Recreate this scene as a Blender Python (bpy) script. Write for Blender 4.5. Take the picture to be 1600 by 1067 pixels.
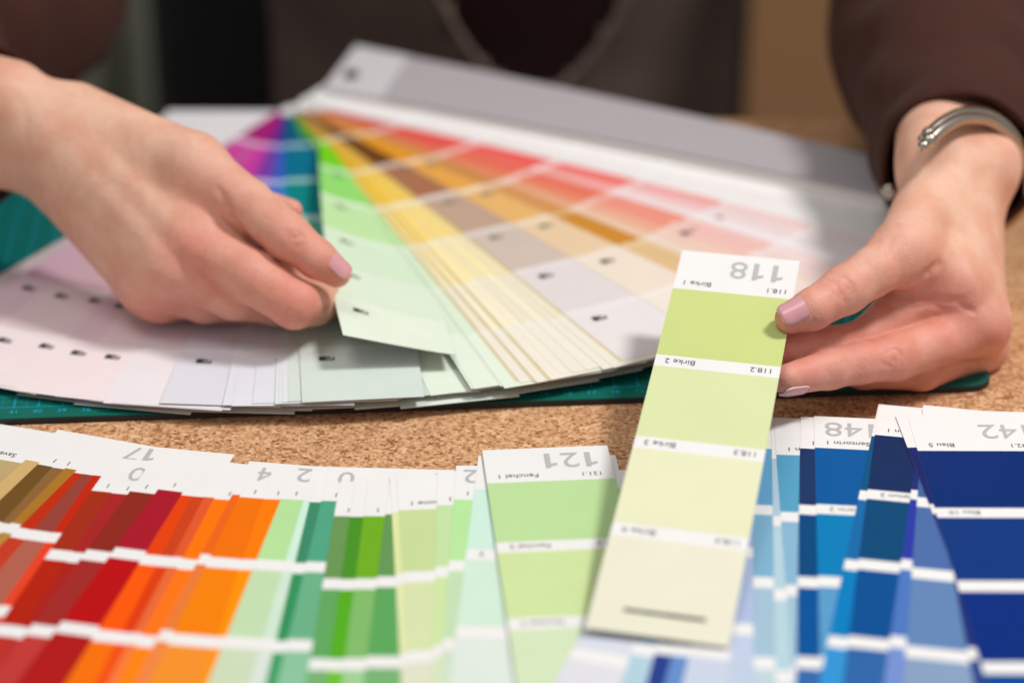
import bpy, bmesh, math, random
import numpy as np
from mathutils import Vector, Matrix
from mathutils.bvhtree import BVHTree

# ------------------------------------------------------------------ reset
for o in list(bpy.data.objects):
    bpy.data.objects.remove(o, do_unlink=True)
scene = bpy.context.scene
COL = scene.collection
random.seed(7)
RNG = np.random.RandomState(7)

# ------------------------------------------------------------------ camera
CAM_H = 0.4735
PITCH = math.radians(26.5)
LENS = 85.0
cam = bpy.data.cameras.new('camera')
cam.lens = LENS
cam.sensor_width = 36.0
cam.clip_start = 0.02
cam.clip_end = 50
cam.dof.use_dof = True
cam.dof.focus_distance = 0.970
cam.dof.aperture_fstop = 3.3
cam_o = bpy.data.objects.new('camera', cam)
cam_o.location = (0, 0, CAM_H)
cam_o.rotation_euler = (math.pi / 2 - PITCH, 0, 0)
COL.objects.link(cam_o)
scene.camera = cam_o

# ------------------------------------------------------------------ world and lamps
world = bpy.data.worlds.new('World')
scene.world = world
world.use_nodes = True
bg = world.node_tree.nodes['Background']
bg.inputs[0].default_value = (1.0, 0.985, 0.97, 1)
bg.inputs[1].default_value = 0.38


def area_lamp(name, loc, target, size, power, color):
    l = bpy.data.lights.new(name, 'AREA')
    l.shape = 'DISK'
    l.size = size
    l.energy = power
    l.color = color
    o = bpy.data.objects.new(name, l)
    o.location = loc
    o.rotation_euler = (Vector(target) - Vector(loc)).to_track_quat('-Z', 'Y').to_euler()
    COL.objects.link(o)
    return o


area_lamp('key_lamp', (1.02, 0.93, 1.80), (0.02, 0.92, 0), 0.40, 28.5, (1.0, 0.975, 0.945))
area_lamp('fill_lamp', (-0.55, 0.55, 1.95), (-0.05, 0.95, 0), 0.9, 8.5, (1.0, 0.985, 0.97))  # soft fill added to lighten the shadows, not a fixture of the room

vs = scene.view_settings
vs.view_transform = 'Standard'
vs.look = 'None'
vs.exposure = 0.0
vs.gamma = 1.0
vs.use_curve_mapping = False

# ------------------------------------------------------------------ helpers
FPX = LENS / 36.0 * 1600.0
FW = Vector((0, math.cos(PITCH), -math.sin(PITCH)))
UP = Vector((0, math.sin(PITCH), math.cos(PITCH)))
RT = Vector((1, 0, 0))
CAMP = Vector((0, 0, CAM_H))


def ray(px, py):
    return FW + RT * ((px - 800) / FPX) + UP * ((533.5 - py) / FPX)


def D(px, py, d):                       # a measured point of the photo at a given distance
    return CAMP + ray(px, py) * d


def U(px, py, z):                       # a measured point of the photo at a given height
    r = ray(px, py)
    return CAMP + r * ((z - CAM_H) / r.z)


def lin(c):
    out = []
    for v in c[:3]:
        v = v / 255.0
        out.append(v / 12.92 if v <= 0.04045 else ((v + 0.055) / 1.055) ** 2.4)
    return (out[0], out[1], out[2], 1.0)


def tag(o, label=None, cat=None, group=None, kind=None):
    if label: o['label'] = label
    if cat: o['category'] = cat
    if group: o['group'] = group
    if kind: o['kind'] = kind
    return o


def link(name, me, mat=None, parent=None):
    o = bpy.data.objects.new(name, me)
    COL.objects.link(o)
    if mat is not None and me is not None and len(me.materials) == 0:
        me.materials.append(mat)
    if parent is not None:
        o.parent = parent
    return o


def empty(name, loc):
    o = bpy.data.objects.new(name, None)
    o.empty_display_size = 0.02
    o.location = loc
    COL.objects.link(o)
    return o


def adopt(o, parent):                   # parent and keep world place (parents are never rotated)
    o.parent = parent
    o.matrix_parent_inverse = Matrix.Translation(-Vector(parent.location))
    return o


def mesh(name, verts, faces, smooth=False):
    me = bpy.data.meshes.new(name)
    me.from_pydata([tuple(v) for v in verts], [], faces)
    me.update()
    if smooth:
        me.polygons.foreach_set('use_smooth', [True] * len(me.polygons))
    return me


def box_mesh(name, x0, x1, y0, y1, z0, z1, bev=0.0, seg=2):
    bm = bmesh.new()
    bmesh.ops.create_cube(bm, size=1)
    for v in bm.verts:
        v.co = Vector(((x0 + x1) / 2 + v.co.x * (x1 - x0), (y0 + y1) / 2 + v.co.y * (y1 - y0), (z0 + z1) / 2 + v.co.z * (z1 - z0)))
    if bev > 0:
        bmesh.ops.bevel(bm, geom=bm.edges[:], offset=bev, segments=seg, affect='EDGES', profile=0.5)
    me = bpy.data.meshes.new(name)
    bm.to_mesh(me)
    bm.free()
    return me


def loft(name, rings, closed_ends=(True, True), smooth=True):
    n = len(rings[0])
    verts = [p for r in rings for p in r]
    faces = []
    for i in range(len(rings) - 1):
        for j in range(n):
            a, b = i * n + j, i * n + (j + 1) % n
            faces.append((a, b, b + n, a + n))
    if closed_ends[0]: faces.append(tuple(range(n - 1, -1, -1)))
    if closed_ends[1]: faces.append(tuple((len(rings) - 1) * n + j for j in range(n)))
    return mesh(name, verts, faces, smooth)


def catmull(pts, m=8):
    out = []
    P = [pts[0]] + list(pts) + [pts[-1]]
    for i in range(1, len(P) - 2):
        for k in range(m):
            t = k / m
            p0, p1, p2, p3 = P[i - 1], P[i], P[i + 1], P[i + 2]
            out.append(0.5 * ((2 * p1) + (p2 - p0) * t + (2 * p0 - 5 * p1 + 4 * p2 - p3) * t * t + (3 * p1 - p0 - 3 * p2 + p3) * t ** 3))
    out.append(pts[-1])
    return out


def tube_rings(path, radii, n=24, squash=1.0, wob=None):
    rings = []
    ref = Vector((0, 0, 1))
    for i, p in enumerate(path):
        a = path[max(0, i - 1)]
        b = path[min(len(path) - 1, i + 1)]
        t = (b - a).normalized()
        s = t.cross(ref)
        if s.length < 1e-4: s = Vector((1, 0, 0))
        s.normalize()
        u = s.cross(t).normalized()
        r = radii[i]
        ring = []
        for j in range(n):
            an = 2 * math.pi * j / n
            rr = r * (1 + (wob(i, an) if wob else 0))
            ring.append(p + s * (math.cos(an) * rr) + u * (math.sin(an) * rr * squash))
        rings.append(ring)
    return rings


# ------------------------------------------------------------------ materials
def new_mat(name):
    m = bpy.data.materials.new(name)
    m.use_nodes = True
    nt = m.node_tree
    return m, nt, nt.nodes, nt.links, nt.nodes['Principled BSDF']


def plain(name, c, rough=0.6, metal=0.0, spec=0.5):
    m, nt, N, L, b = new_mat(name)
    b.inputs['Base Color'].default_value = lin(c)
    b.inputs['Roughness'].default_value = rough
    b.inputs['Metallic'].default_value = metal
    b.inputs['Specular IOR Level'].default_value = spec
    return m


def fabric(name, c, c2, scale=900, bump=0.4):
    m, nt, N, L, b = new_mat(name)
    tc = N.new('ShaderNodeTexCoord')
    n1 = N.new('ShaderNodeTexNoise'); n1.inputs['Scale'].default_value = 18; n1.inputs['Detail'].default_value = 4
    n2 = N.new('ShaderNodeTexNoise'); n2.inputs['Scale'].default_value = scale
    L.new(tc.outputs['Object'], n1.inputs['Vector']); L.new(tc.outputs['Object'], n2.inputs['Vector'])
    mx = N.new('ShaderNodeMix'); mx.data_type = 'RGBA'
    mx.inputs[6].default_value = lin(c); mx.inputs[7].default_value = lin(c2)
    L.new(n1.outputs['Fac'], mx.inputs[0]); L.new(mx.outputs[2], b.inputs['Base Color'])
    bp = N.new('ShaderNodeBump'); bp.inputs['Strength'].default_value = bump; bp.inputs['Distance'].default_value = 0.002
    L.new(n2.outputs['Fac'], bp.inputs['Height']); L.new(bp.outputs['Normal'], b.inputs['Normal'])
    b.inputs['Roughness'].default_value = 0.9
    b.inputs['Sheen Weight'].default_value = 0.03
    b.inputs['Specular IOR Level'].default_value = 0.2
    return m


def card_material():
    m, nt, N, L, b = new_mat('printed_card')
    at = N.new('ShaderNodeAttribute'); at.attribute_name = 'Col'
    tc = N.new('ShaderNodeTexCoord')
    n1 = N.new('ShaderNodeTexNoise'); n1.inputs['Scale'].default_value = 60; n1.inputs['Detail'].default_value = 3
    L.new(tc.outputs['Object'], n1.inputs['Vector'])
    hs = N.new('ShaderNodeHueSaturation')
    mr = N.new('ShaderNodeMapRange'); mr.inputs[3].default_value = 0.965; mr.inputs[4].default_value = 1.035
    L.new(n1.outputs['Fac'], mr.inputs[0]); L.new(mr.outputs[0], hs.inputs['Value'])
    L.new(at.outputs['Color'], hs.inputs['Color']); L.new(hs.outputs['Color'], b.inputs['Base Color'])
    n2 = N.new('ShaderNodeTexNoise'); n2.inputs['Scale'].default_value = 1500; n2.inputs['Detail'].default_value = 2
    L.new(tc.outputs['Object'], n2.inputs['Vector'])
    bp = N.new('ShaderNodeBump'); bp.inputs['Strength'].default_value = 0.08; bp.inputs['Distance'].default_value = 0.0004
    L.new(n2.outputs['Fac'], bp.inputs['Height']); L.new(bp.outputs['Normal'], b.inputs['Normal'])
    b.inputs['Roughness'].default_value = 0.5
    b.inputs['Specular IOR Level'].default_value = 0.10
    return m


def cork_material():
    m, nt, N, L, b = new_mat('cork')
    tc = N.new('ShaderNodeTexCoord')
    nz = N.new('ShaderNodeTexNoise'); nz.inputs['Scale'].default_value = 330; nz.inputs['Detail'].default_value = 2
    L.new(tc.outputs['Object'], nz.inputs['Vector'])
    ad = N.new('ShaderNodeMix'); ad.data_type = 'VECTOR'; ad.inputs[0].default_value = 0.0035
    L.new(tc.outputs['Object'], ad.inputs[4]); L.new(nz.outputs['Color'], ad.inputs[5])
    v1 = N.new('ShaderNodeTexVoronoi'); v1.inputs['Scale'].default_value = 560; v1.inputs['Randomness'].default_value = 1
    L.new(ad.outputs[1], v1.inputs['Vector'])
    sp = N.new('ShaderNodeSeparateColor'); L.new(v1.outputs['Color'], sp.inputs[0])
    cr = N.new('ShaderNodeValToRGB')
    e = cr.color_ramp.elements
    e[0].position = 0.0; e[0].color = lin((158, 104, 66))
    e[1].position = 1.0; e[1].color = lin((236, 192, 148))
    for p, c in ((0.12, (186, 130, 88)), (0.30, (206, 154, 112)), (0.55, (214, 163, 120)), (0.8, (224, 176, 132))):
        x = e.new(p); x.color = lin(c)
    L.new(sp.outputs[0], cr.inputs[0])
    # dark pits between grains
    v2 = N.new('ShaderNodeTexVoronoi'); v2.feature = 'DISTANCE_TO_EDGE'; v2.inputs['Scale'].default_value = 560
    L.new(ad.outputs[1], v2.inputs['Vector'])
    n3 = N.new('ShaderNodeTexNoise'); n3.inputs['Scale'].default_value = 820; n3.inputs['Detail'].default_value = 3; n3.inputs['Distortion'].default_value = 0.6
    mp = N.new('ShaderNodeMapping'); mp.inputs['Scale'].default_value = (0.75, 1.0, 1.0)
    L.new(tc.outputs['Object'], mp.inputs['Vector']); L.new(mp.outputs[0], n3.inputs['Vector'])
    r2 = N.new('ShaderNodeMapRange'); r2.inputs[1].default_value = 0.565; r2.inputs[2].default_value = 0.65
    L.new(n3.outputs['Fac'], r2.inputs[0])
    mx = N.new('ShaderNodeMix'); mx.data_type = 'RGBA'; mx.inputs[7].default_value = lin((92, 50, 24))
    sc = N.new('ShaderNodeMath'); sc.operation = 'MULTIPLY'; sc.inputs[1].default_value = 0.66
    L.new(r2.outputs[0], sc.inputs[0]); L.new(sc.outputs[0], mx.inputs[0]); L.new(cr.outputs[0], mx.inputs[6])
    # slow drift of tone
    n4 = N.new('ShaderNodeTexNoise'); n4.inputs['Scale'].default_value = 9; n4.inputs['Detail'].default_value = 3
    L.new(tc.outputs['Object'], n4.inputs['Vector'])
    mr = N.new('ShaderNodeMapRange'); mr.inputs[3].default_value = 0.86; mr.inputs[4].default_value = 1.1
    L.new(n4.outputs['Fac'], mr.inputs[0])
    hs = N.new('ShaderNodeHueSaturation'); L.new(mr.outputs[0], hs.inputs['Value']); L.new(mx.outputs[2], hs.inputs['Color'])
    L.new(hs.outputs[0], b.inputs['Base Color'])
    hsub = N.new('ShaderNodeMath'); hsub.operation = 'SUBTRACT'
    L.new(v2.outputs['Distance'], hsub.inputs[0]); L.new(r2.outputs[0], hsub.inputs[1])
    bp = N.new('ShaderNodeBump'); bp.inputs['Strength'].default_value = 0.6; bp.inputs['Distance'].default_value = 0.0005
    L.new(hsub.outputs[0], bp.inputs['Height']); L.new(bp.outputs['Normal'], b.inputs['Normal'])
    b.inputs['Roughness'].default_value = 0.75
    b.inputs['Specular IOR Level'].default_value = 0.25
    return m


def skin_material():
    m, nt, N, L, b = new_mat('skin')
    at = N.new('ShaderNodeAttribute'); at.attribute_name = 'Col'
    tc = N.new('ShaderNodeTexCoord')
    n1 = N.new('ShaderNodeTexNoise'); n1.inputs['Scale'].default_value = 75; n1.inputs['Detail'].default_value = 5; n1.inputs['Roughness'].default_value = 0.6
    L.new(tc.outputs['Object'], n1.inputs['Vector'])
    mx = N.new('ShaderNodeMix'); mx.data_type = 'RGBA'; mx.blend_type = 'MULTIPLY'
    cr = N.new('ShaderNodeValToRGB')
    e = cr.color_ramp.elements
    e[0].position = 0.33; e[0].color = (0.90, 0.72, 0.66, 1)
    e[1].position = 0.62; e[1].color = (1.0, 1.0, 1.0, 1)
    L.new(n1.outputs['Fac'], cr.inputs[0])
    mx.inputs[0].default_value = 0.8
    L.new(at.outputs['Color'], mx.inputs[6]); L.new(cr.outputs[0], mx.inputs[7])
    # small freckles
    n4 = N.new('ShaderNodeTexNoise'); n4.inputs['Scale'].default_value = 260; n4.inputs['Detail'].default_value = 1
    L.new(tc.outputs['Object'], n4.inputs['Vector'])
    r4 = N.new('ShaderNodeMapRange'); r4.inputs[1].default_value = 0.74; r4.inputs[2].default_value = 0.84; r4.inputs[4].default_value = 0.22
    L.new(n4.outputs['Fac'], r4.inputs[0])
    m2 = N.new('ShaderNodeMix'); m2.data_type = 'RGBA'; m2.inputs[7].default_value = lin((168, 98, 82))
    L.new(r4.outputs[0], m2.inputs[0]); L.new(mx.outputs[2], m2.inputs[6])
    L.new(m2.outputs[2], b.inputs['Base Color'])
    # skin relief: fine cells and finer lines
    v1 = N.new('ShaderNodeTexVoronoi'); v1.inputs['Scale'].default_value = 1100
    L.new(tc.outputs['Object'], v1.inputs['Vector'])
    n2 = N.new('ShaderNodeTexNoise'); n2.inputs['Scale'].default_value = 300; n2.inputs['Detail'].default_value = 6
    L.new(tc.outputs['Object'], n2.inputs['Vector'])
    ad = N.new('ShaderNodeMath'); ad.operation = 'MULTIPLY_ADD'; ad.inputs[1].default_value = 0.35
    L.new(v1.outputs['Distance'], ad.inputs[0]); L.new(n2.outputs['Fac'], ad.inputs[2])
    bp = N.new('ShaderNodeBump'); bp.inputs['Strength'].default_value = 0.36; bp.inputs['Distance'].default_value = 0.0006
    L.new(ad.outputs[0], bp.inputs['Height']); L.new(bp.outputs['Normal'], b.inputs['Normal'])
    b.inputs['Roughness'].default_value = 0.54
    b.inputs['Specular IOR Level'].default_value = 0.32
    b.inputs['Subsurface Weight'].default_value = 0.14
    b.inputs['Subsurface Radius'].default_value = (1.0, 0.35, 0.2)
    b.inputs['Subsurface Scale'].default_value = 0.006
    return m


def mat_material():
    # cutting mat: teal sheet, printed cyan centimetre grid; object x runs along the front edge, y away from it
    m, nt, N, L, b = new_mat('cutting_mat_print')
    tc = N.new('ShaderNodeTexCoord')
    sx = N.new('ShaderNodeSeparateXYZ'); L.new(tc.outputs['Object'], sx.inputs[0])

    def M(op, a, bb=None, c=None):
        n = N.new('ShaderNodeMath'); n.operation = op
        for i, v in enumerate((a, bb, c)):
            if v is None: continue
            if isinstance(v, (int, float)): n.inputs[i].default_value = v
            else: L.new(v, n.inputs[i])
        return n.outputs[0]

    def lines(src, step, half):
        f = M('FRACT', M('DIVIDE', M('ADD', src, 100.0 * step), step))
        d = M('MULTIPLY', M('ABSOLUTE', M('SUBTRACT', f, 0.5)), step)
        return M('GREATER_THAN', d, 0.5 * step - half)
    X, Y = sx.outputs[0], sx.outputs[1]
    big = M('MAXIMUM', lines(X, 0.01, 0.00028), lines(Y, 0.01, 0.00028))
    fine = M('MULTIPLY', M('MAXIMUM', lines(X, 0.005, 0.00014), lines(Y, 0.005, 0.00014)), 0.55)
    inside = M('MULTIPLY', M('GREATER_THAN', Y, 0.0098), M('LESS_THAN', X, -0.0098))
    grid = M('MULTIPLY', M('MAXIMUM', big, fine), inside)
    mx = N.new('ShaderNodeMix'); mx.data_type = 'RGBA'
    n1 = N.new('ShaderNodeTexNoise'); n1.inputs['Scale'].default_value = 40; n1.inputs['Detail'].default_value = 4
    L.new(tc.outputs['Object'], n1.inputs['Vector'])
    base = N.new('ShaderNodeMix'); base.data_type = 'RGBA'
    base.inputs[6].default_value = lin((0, 92, 80)); base.inputs[7].default_value = lin((4, 112, 97))
    L.new(n1.outputs['Fac'], base.inputs[0])
    L.new(base.outputs[2], mx.inputs[6]); mx.inputs[7].default_value = lin((20, 160, 190))
    L.new(grid, mx.inputs[0]); L.new(mx.outputs[2], b.inputs['Base Color'])
    n2 = N.new('ShaderNodeTexNoise'); n2.inputs['Scale'].default_value = 1400
    L.new(tc.outputs['Object'], n2.inputs['Vector'])
    bp = N.new('ShaderNodeBump'); bp.inputs['Strength'].default_value = 0.3; bp.inputs['Distance'].default_value = 0.0004
    L.new(n2.outputs['Fac'], bp.inputs['Height']); L.new(bp.outputs['Normal'], b.inputs['Normal'])
    b.inputs['Roughness'].default_value = 0.55
    b.inputs['Specular IOR Level'].default_value = 0.3
    return m


M_CARD = card_material()
M_CORK = cork_material()
M_SKIN = skin_material()
M_MAT = mat_material()
M_BLACK = plain('mat_core_black', (38, 34, 34), 0.7)
M_NUM = plain('grey_number_ink', (186, 186, 188), 0.6)
M_INK = plain('dark_text_ink', (84, 82, 86), 0.6)
M_MARK = plain('black_mark_ink', (52, 54, 58), 0.6)
M_MARK2 = plain('grey_mark_ink', (122, 124, 116), 0.6)
M_CYAN = plain('cyan_print_ink', (30, 165, 195), 0.6)
M_NAIL = plain('nail_polish', (222, 160, 166), 0.22, 0, 0.5)
M_NAILTIP = plain('nail_edge', (240, 222, 214), 0.3, 0, 0.5)
M_STEEL = plain('silver', (190, 180, 170), 0.26, 1.0)
M_SWEATER = fabric('brown_sweater', (76, 43, 33), (54, 29, 22))
M_VEST = fabric('dark_vest', (112, 94, 86), (92, 77, 71))
M_TRIM = fabric('vest_trim', (124, 106, 97), (112, 94, 86))
M_SHIRT = fabric('dark_shirt', (50, 24, 23), (38, 17, 16))
M_CHAIR = plain('black_chair', (16, 14, 15), 0.6)
M_PAPER = plain('white_paper', (226, 222, 226), 0.7)
M_COVER = plain('grey_plastic_cover', (180, 173, 177), 0.38)
M_COVER2 = plain('pale_plastic_cover', (210, 206, 210), 0.38)
M_RIVET = plain('rivet_metal', (120, 112, 112), 0.3, 1.0)
M_CLEAR = plain('clear_edge', (236, 230, 226), 0.35)
M_WALL = plain('brown_wall', (168, 124, 84), 0.8)
M_CURT = fabric('grey_green_curtain', (206, 212, 192), (190, 196, 178))
M_FLOOR = plain('dark_floor', (60, 46, 38), 0.7)
M_LEG = plain('table_leg_wood', (120, 80, 50), 0.6)

# ------------------------------------------------------------------ setting: table, floor, wall
TABLE_BACK = 1.218
t_me = box_mesh('table_top', -0.95, 0.95, 0.42, TABLE_BACK, -0.025, 0.0, 0.002, 2)
tab = link('table', t_me, M_CORK)
tag(tab, kind='structure')
for sx, sy in ((-0.88, 0.50), (0.88, 0.50), (-0.88, 1.16), (0.88, 1.16)):
    lg = link('leg', box_mesh('leg', sx - 0.025, sx + 0.025, sy - 0.025, sy + 0.025, -0.75, -0.0252, 0.003), M_LEG)
    lg.parent = tab
fl = link('floor', mesh('floor', [(-4, -2, -0.75), (4, -2, -0.75), (4, 5, -0.75), (-4, 5, -0.75)], [(0, 1, 2, 3)]), M_FLOOR)
tag(fl, kind='structure')
wl = link('wall', box_mesh('wall', -3, 3, 2.6, 2.7, -0.749, 1.9), M_WALL)
tag(wl, kind='structure')
# grey-green curtain hanging on the left of the wall, in soft folds
cv, cf = [], []
nx = 60
for i in range(nx + 1):
    x = -1.05 + i * (0.70 / nx)
    y = 2.45 + 0.035 * math.sin(i * 0.85) + 0.012 * math.sin(i * 2.3)
    cv += [(x, y, -0.70), (x, y, 0.55), (x, y, 1.85)]
for i in range(nx):
    a = i * 3
    cf += [(a, a + 3, a + 4, a + 1), (a + 1, a + 4, a + 5, a + 2)]
cu = link('curtain', mesh('curtain', cv, cf, True), M_CURT)
so = cu.modifiers.new('thickness', 'SOLIDIFY'); so.thickness = 0.003
tag(cu, 'grey green curtain hanging in soft folds at upper left', 'curtain')


# ------------------------------------------------------------------ cutting mat
A = U(0, 655, 0.003)
B = U(1500, 604, 0.003)
ex = (B - A); ex.z = 0; ex.normalize()
ey = Vector((-ex.y, ex.x, 0))
CORNER = U(1556, 602, 0.003)
CORNER.z = 0
MW, MD, RC = 0.60, 0.268, 0.011


def mat_outline(inset=0.0):
    pts = []
    for cx, cy, a0 in ((-RC, RC, -90), (-RC, MD - RC, 0), (-MW + RC, MD - RC, 90), (-MW + RC, RC, 180)):
        for k in range(9):
            a = math.radians(a0 + k * 11.25)
            pts.append((cx + (RC - inset) * math.cos(a), cy + (RC - inset) * math.sin(a)))
    return pts


ol = mat_outline()
ol2 = mat_outline(0.0004)
n = len(ol)
mat_root = empty('cutting_mat', CORNER)
mat_root.rotation_euler = (0, 0, math.atan2(ex.y, ex.x))
tag(mat_root, 'teal green cutting mat with cyan grid and black edge under the fan', 'cutting mat')
core = mesh('core', [(x, y, 0.0003) for x, y in ol] + [(x, y, 0.0026) for x, y in ol],
            [(i, (i + 1) % n, (i + 1) % n + n, i + n) for i in range(n)] + [tuple(range(n - 1, -1, -1)), tuple(range(n, 2 * n))])
link('black_core', core, M_BLACK, mat_root)
top = mesh('print', [(x, y, 0.0026) for x, y in ol2] + [(x, y, 0.0030) for x, y in ol2],
           [(i, (i + 1) % n, (i + 1) % n + n, i + n) for i in range(n)] + [tuple(range(n, 2 * n))])
link('grid_sheet', top, M_MAT, mat_root)
MAT_Z = 0.0030
MAT_ROOT = mat_root


# ------------------------------------------------------------------ printing helpers
_txt = {}


def text_shape(s, size, bold=0.0, xs_=1.0):
    key = (s, size, bold)
    if key in _txt: return _txt[key]
    cu_ = bpy.data.curves.new('t', 'FONT')
    cu_.body = s
    cu_.size = size
    cu_.resolution_u = 3
    cu_.offset = bold
    ob = bpy.data.objects.new('t', cu_)
    COL.objects.link(ob)
    dg = bpy.context.evaluated_depsgraph_get()
    me = bpy.data.meshes.new_from_object(ob.evaluated_get(dg))
    vs_ = [(v.co.x, v.co.y) for v in me.vertices]
    fs_ = [tuple(p.vertices) for p in me.polygons]
    bpy.data.objects.remove(ob, do_unlink=True)
    bpy.data.curves.remove(cu_)
    bpy.data.meshes.remove(me)
    xs = [v[0] for v in vs_] or [0]
    w = max(xs) - min(xs); x0 = min(xs)
    vs_ = [((x - x0) * (1.16 if bold else 1.0), y) for x, y in vs_]
    w *= 1.16 if bold else 1.0
    _txt[key] = (vs_, fs_, w)
    return _txt[key]


def number_shape(s, size):
    # figures set one by one, the one drawn with its flag
    vs_, fs_, x = [], [], 0.0
    cap = max(v[1] for v in text_shape('4', size)[0])
    for ch in s:
        k = len(vs_)
        if ch == '1':
            st = 0.135 * size; x0 = 0.20 * size
            vs_ += [(x + x0, 0), (x + x0 + st, 0), (x + x0 + st, cap), (x + x0 + 0.25 * st, cap), (x + x0, cap * 0.90),
                    (x + x0, cap * 0.72), (x + x0 - 0.145 * size, cap * 0.655), (x + x0 - 0.145 * size, cap * 0.80)]
            fs_ += [(k, k + 1, k + 2, k + 3, k + 4, k + 5), (k + 5, k + 4, k + 7, k + 6)]
        else:
            gv, gf, w = text_shape(ch, size)
            f = 0.425 * size / max(w, 1e-6)
            vs_ += [(x + gx * f, gy) for gx, gy in gv]
            fs_ += [tuple(i_ + k for i_ in q) for q in gf]
        x += 0.485 * size
    return vs_, fs_, x


def print_text(name, s, size, mat, surf, u_right, v_base, root, weight=0.0, lift=0.00012):
    """print upside down (as it lies in the photo): text starts at u_right and runs to smaller u, its top towards +v"""
    vs_, fs_, w = number_shape(s, size) if name == 'number_print' else text_shape(s, size, weight)
    verts = [surf(u_right - x, v_base + y, lift) for x, y in vs_]
    me = mesh(name, verts, fs_)
    o = link(name, me, mat)
    adopt(o, root)
    return o


def strip_mesh(name, surf, rows, cols, thick, side=(206, 204, 203), hole=None):  # side: card white darkened, painting in the shade lines along strip edges
    """rows: [(v0, v1, colour, subdivisions)], cols: list of u; coloured top, greyed edges and underside"""
    vv, rc = [rows[0][0]], []
    for v0, v1, c, k in rows:
        for i in range(k):
            vv.append(v0 + (v1 - v0) * (i + 1) / k)
            rc.append(c)
    nu, nv = len(cols), len(vv)
    verts = [surf(u, v, 0) for v in vv for u in cols] + [surf(u, v, -thick) for v in vv for u in cols]
    off = nu * nv
    faces, cl = [], []
    sc = lin(side)
    for i in range(nv - 1):
        for j in range(nu - 1):
            if hole and hole(0.5 * (cols[j] + cols[j + 1]), 0.5 * (vv[i] + vv[i + 1])):
                continue
            a = i * nu + j
            faces.append((a, a + nu, a + nu + 1, a + 1)); cl.append(lin(rc[i]))
            faces.append((off + a, off + a + 1, off + a + nu + 1, off + a + nu)); cl.append(sc)
    for i in range(nv - 1):
        a = i * nu
        faces.append((a, off + a, off + a + nu, a + nu)); cl.append(sc)
        a = i * nu + nu - 1
        faces.append((a, a + nu, off + a + nu, off + a)); cl.append(sc)
    for j in range(nu - 1):
        faces.append((j, j + 1, off + j + 1, off + j)); cl.append(sc)
        a = (nv - 1) * nu + j
        faces.append((a, off + a, off + a + 1, a + 1)); cl.append(sc)
    me = mesh(name, verts, faces)
    ca = me.color_attributes.new('Col', 'FLOAT_COLOR', 'CORNER')
    buf = []
    for p, c in zip(me.polygons, cl):
        buf += list(c) * p.loop_total
    ca.data.foreach_set('color', buf)
    me.materials.append(M_CARD)
    return me


for k in range(2, 46):                  # centimetre figures along the front margin of the mat
    vs_, fs_, w = text_shape(str(k), 0.0042)
    me = mesh('scale_number', [(-0.01 * k - w / 2 + x, 0.0045 + y, 0.0031) for x, y in vs_], fs_)
    link('scale_number', me, M_CYAN, mat_root)

SW = 0.050                              # strip width
HDR, PER, BAND = 0.0265, 0.0515, 0.0072
SL = 0.232
WHITE = (238, 237, 236)


def loose_rows(chips):
    rows = [(0, HDR, WHITE, 2)]
    v = HDR
    for i, c in enumerate(chips):
        last = i == len(chips) - 1
        e = SL if last else v + PER - BAND
        rows.append((v, e, c, 4))
        if not last:
            rows.append((e, e + BAND, WHITE, 1))
        v += PER
    return rows


def loose_strip(hb, dirp, z, chips, label, prints=(), tilt=0.0, curl=0.0, group='loose colour strips spread on the cork'):
    """hb: photo point of the header's lower left corner, dirp: another photo point of the left edge"""
    p0 = U(hb[0], hb[1], z); p1 = U(dirp[0], dirp[1], z)
    dv = (p1 - p0); dv.z = 0; dv.normalize()
    du = Vector((-dv.y, dv.x, 0))
    org = p0 - dv * HDR

    def surf(u, v, w):
        zz = tilt * (u - SW * 0.5) + curl * ((v - 0.5 * SL) / SL) ** 2
        return org + du * u + dv * v + Vector((0, 0, w + zz))
    root = empty('colour_strip', org)
    tag(root, label, 'colour strip', group)
    me = strip_mesh('card', surf, loose_rows(chips), [0, SW * 0.25, SW * 0.5, SW * 0.75, SW], 0.00022)
    c = link('card', me); adopt(c, root)
    for pr in prints:
        kind, s = pr[0], pr[1]
        if kind == 'num':
            o = print_text('number_print', s, 0.0165, M_NUM, surf, SW * (pr[2] if len(pr) > 2 else 0.90), 0.0050, root, 1e-7)
        elif kind == 'at':
            q = U(pr[2], pr[3], z) - org
            print_text('number_print', s, 0.0150, M_NUM, surf, q.dot(du), q.dot(dv), root, 1e-7)
        elif kind == 'name':
            vs_, fs_, w = text_shape(s, 0.0043)
            print_text('name_print', s, 0.0043, M_INK, surf, SW * 0.10 + w, 0.0205, root)
        elif kind == 'code':
            print_text('code_print', s, 0.0040, M_INK, surf, SW * 0.90, 0.0208, root)
        elif kind == 'band':
            k = pr[2]
            vs_, fs_, w = text_shape(s, 0.0040)
            print_text('name_print', s, 0.0040, M_INK, surf, SW * 0.10 + w, HDR + k * PER - BAND + 0.0022, root)
        elif kind == 'bandcode':
            k = pr[2]
            print_text('code_print', s, 0.0038, M_INK, surf, SW * 0.90, HDR + k * PER - BAND + 0.0022, root)
    return root


def lighter(c, k):
    return tuple(int(v + (245 - v) * k) for v in c)


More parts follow.
